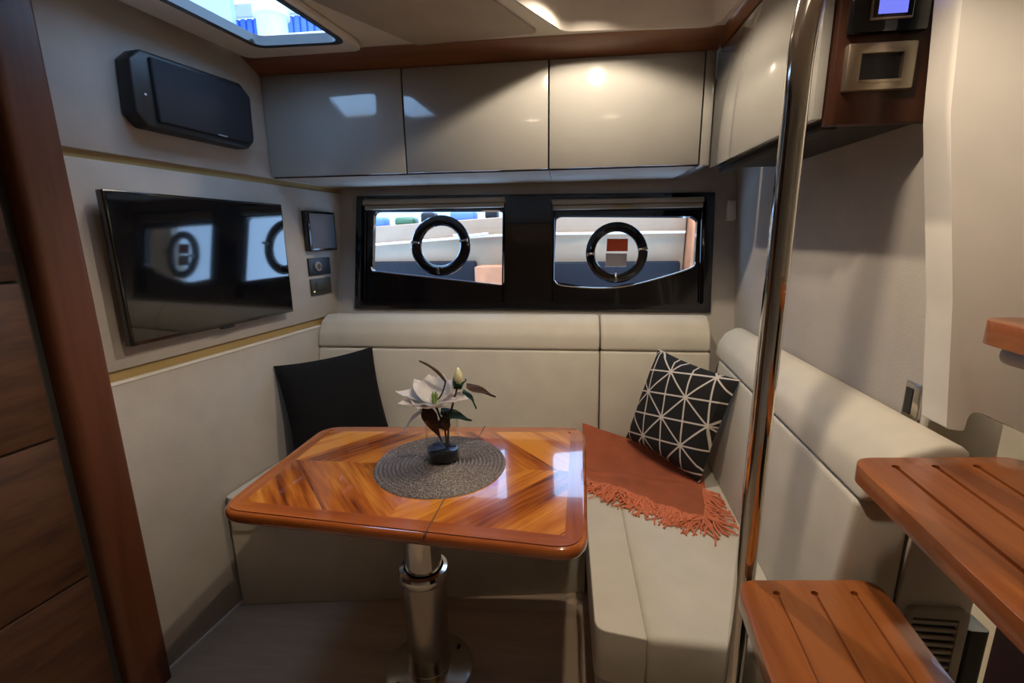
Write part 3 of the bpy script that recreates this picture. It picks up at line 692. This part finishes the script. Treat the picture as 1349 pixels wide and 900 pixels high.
# throw
e = empty('throw_blanket', (.3, 1.6, .456)); tag(e, 'coral wool throw with fringe spread over the settee corner', 'blanket')
FL, FR, BR, BL = Vector((.088, 1.60)), Vector((.455, 1.385)), Vector((.568, 1.918)), Vector((.076, 1.920))
def throw_pt(u, v):
    p = FL*(1-u)*(1-v)+FR*u*(1-v)+BR*u*v+BL*(1-u)*v
    n1 = noise.noise(Vector((u*3.2, v*2.3, 1.7))); n2 = noise.noise(Vector((u*9, v*5, 4.2)))
    z = .464+.010*max(0, n1+.3)+.004*n2+.004
    bl = max(0, v-.55)/.45*max(0, 1-u*1.5); z += .095*bl**1.3
    fold = math.exp(-((v-.25-.12*u)/.035)**2)*.006; z += fold
    p = p+Vector((.010*n2, .014*n1))*(1-v)
    return Vector((p.x, p.y, max(z, .460)))
bm = bmesh.new(); nu, nv = 44, 40; g = [[bm.verts.new(throw_pt(i/nu, j/nv)) for j in range(nv+1)] for i in range(nu+1)]
for i in range(nu):
    for j in range(nv): bm.faces.new((g[i][j], g[i+1][j], g[i+1][j+1], g[i][j+1]))
bmesh.ops.solidify(bm, geom=list(bm.faces), thickness=.004); from_bm('cloth', bm, m_throw, e)
bm = bmesh.new()
def strand(p, d, ln):
    q = [p]; a = math.atan2(d.y, d.x); z = p.z
    for k in range(6):
        a += random.uniform(-.45, .45); st = ln/6; z = max(.4595, z-.003)+random.uniform(-.001, .002)
        q.append(Vector((min(.538, q[-1].x+math.cos(a)*st), q[-1].y+math.sin(a)*st, max(.4595, z))))
    bm_tube(bm, q, random.uniform(.0018, .0030), 5)
out = Vector((-(FR-FL).y, (FR-FL).x)).normalized()*-1
for k in range(230):
    u = (k+random.random())/230; p = throw_pt(min(u, 1), 0); d = Vector((out.x, out.y, 0)); d.rotate(Matrix.Rotation(random.uniform(-.9, .9), 3, 'Z'))
    strand(p+Vector((0, .008, random.uniform(0, .004))), d, random.uniform(.045, .115))
for k in range(70):
    v = random.random()*.35; p = throw_pt(1, v); d = Vector((.55, -.75, 0)); d.rotate(Matrix.Rotation(random.uniform(-.5, .4), 3, 'Z'))
    strand(p+Vector((-.008, 0, random.uniform(0, .004))), d, random.uniform(.06, .14))
fr = from_bm('fringe', bm, m_throw, e); fr['kind'] = 'stuff'

# ------------------------------------------------------------------ handrail
e = empty('handrail_pole', (.372, .889, 0)); tag(e, 'polished steel grab pole standing beside the teak steps', 'handrail')
tube('pole', [(.372, .889, .0), (.372, .889, .5), (.372, .889, 1.0)]+smoothpath([(.372, .889, 1.55), (.372, .889, 1.62), (.378, .892, 1.69), (.398, .902, 1.78), (.43, .915, 1.90), (.475, .925, 2.035)], 5), .0195, m_chrome, e, 24)
lathe('foot_flange', [(0, 0), (.045, 0), (.045, .006), (.02, .012), (0, .012)], (.372, .889, 0), m_chrome, e, 32)

# ------------------------------------------------------------------ steps
TA = math.radians(-5.5)
def tread(pf, x0, x1, y0, y1, z, lab, grooves, th=.032):
    """x, y in the stair frame, turned by TA about pf"""
    def T(x, y): return (pf[0]+(x)*math.cos(TA)*1-(y)*math.sin(TA)*-1*-1, pf[1]+(x)*math.sin(-TA)*1+(y)*math.cos(TA))
    e = empty('stair_tread', (*T((x0+x1)/2, (y0+y1)/2), z-th)); tag(e, lab, 'step', 'teak companionway steps')
    poly = [T(*p) for p in rounded([(x0, y0), (x1, y0), (x1, y1), (x0, y1)], [.01, .01, .04, .04], 8)]
    o = prism('board', poly, z-th, z, m_tread, e, .007, 3)
    cs = []
    for gx in grooves:
        cs.append(prism('c', [T(*p) for p in rounded([(gx-.0035, y0+.03), (gx+.0035, y0+.03), (gx+.0035, y1-.032), (gx-.0035, y1-.032)], .0034, 4)], z-.006, z+.02, m_gap))
        cs.append(prism('c', [T(gx+.0065*math.cos(a*math.pi/8), y1-.036+.0065*math.sin(a*math.pi/8)) for a in range(16)], z-.008, z+.02, m_gap))
    if cs: cut(o, cs)
    return e, T
f1 = .66; f2 = .39/.77
t1, T1 = tread((.333, .800), 0, .273, -.62, .045, .686, 'lower teak step with three grooves beside the pole foot', (.068, .139, .213))
t2, T2 = tread((.506, .800), 0, .30, -.62, .045, .954, 'middle teak step with three grooves above the vent grille', (.062, .130, .200))
t3, T3 = tread((.658, .79), 0, .30, -.62, .045, 1.212, 'upper teak step beside the white moulding', (.062, .130, .200), .038)
box('bracket', (.672, .76), (.60, .80), (1.145, 1.176), m_grey, t3, .012)
e = empty('stair_stringer', (.64, .45, 0)); tag(e, 'black upright support beneath the middle teak step', 'support')
box('upright', (.592, .66), (.28, .62), (0, .922), m_blackm, e, .006)
box('upright', (.82, .86), (.20, .60), (0, 1.174), m_blackm, e, .006)
box('base_rail', (.41, .85), (.27, .33), (0, .03), m_blackm, e, .004)
box('lower_upright', (.40, .58), (.22, .34), (0, .654), m_blackm, e, .006)

# ------------------------------------------------------------------ vent and dark post
e = empty('vent_grille', (.735, .884, .40)); tag(e, 'pale grey vent grille with dark slats low beside the steps', 'vent')
fr = prism('frame', rounded([(.680, .40), (.790, .40), (.790, .626), (.680, .626)], .014), .872, .886, m_grey, e, .003, 2, fn=lambda x, z, y: (x, y, z))
cut(fr, [box('c', (.688, .772), (.85, .882), (.415, .606), m_gap)])
box('backing', (.688, .772), (.8805, .8825), (.415, .606), m_gap, e)
for k in range(11):
    z = .420+k*.0170
    box('slat', (.687, .773), (.874, .8808), (z, z+.0085), m_grey, e, .001, 1)
tag(prism('dark_post', rounded([(.803, .885), (.845, .885), (.845, .95), (.803, .95)], .010), 0, .572, m_blackm, r=.008), 'dark upright block on the floor beside the vent grille', 'post')
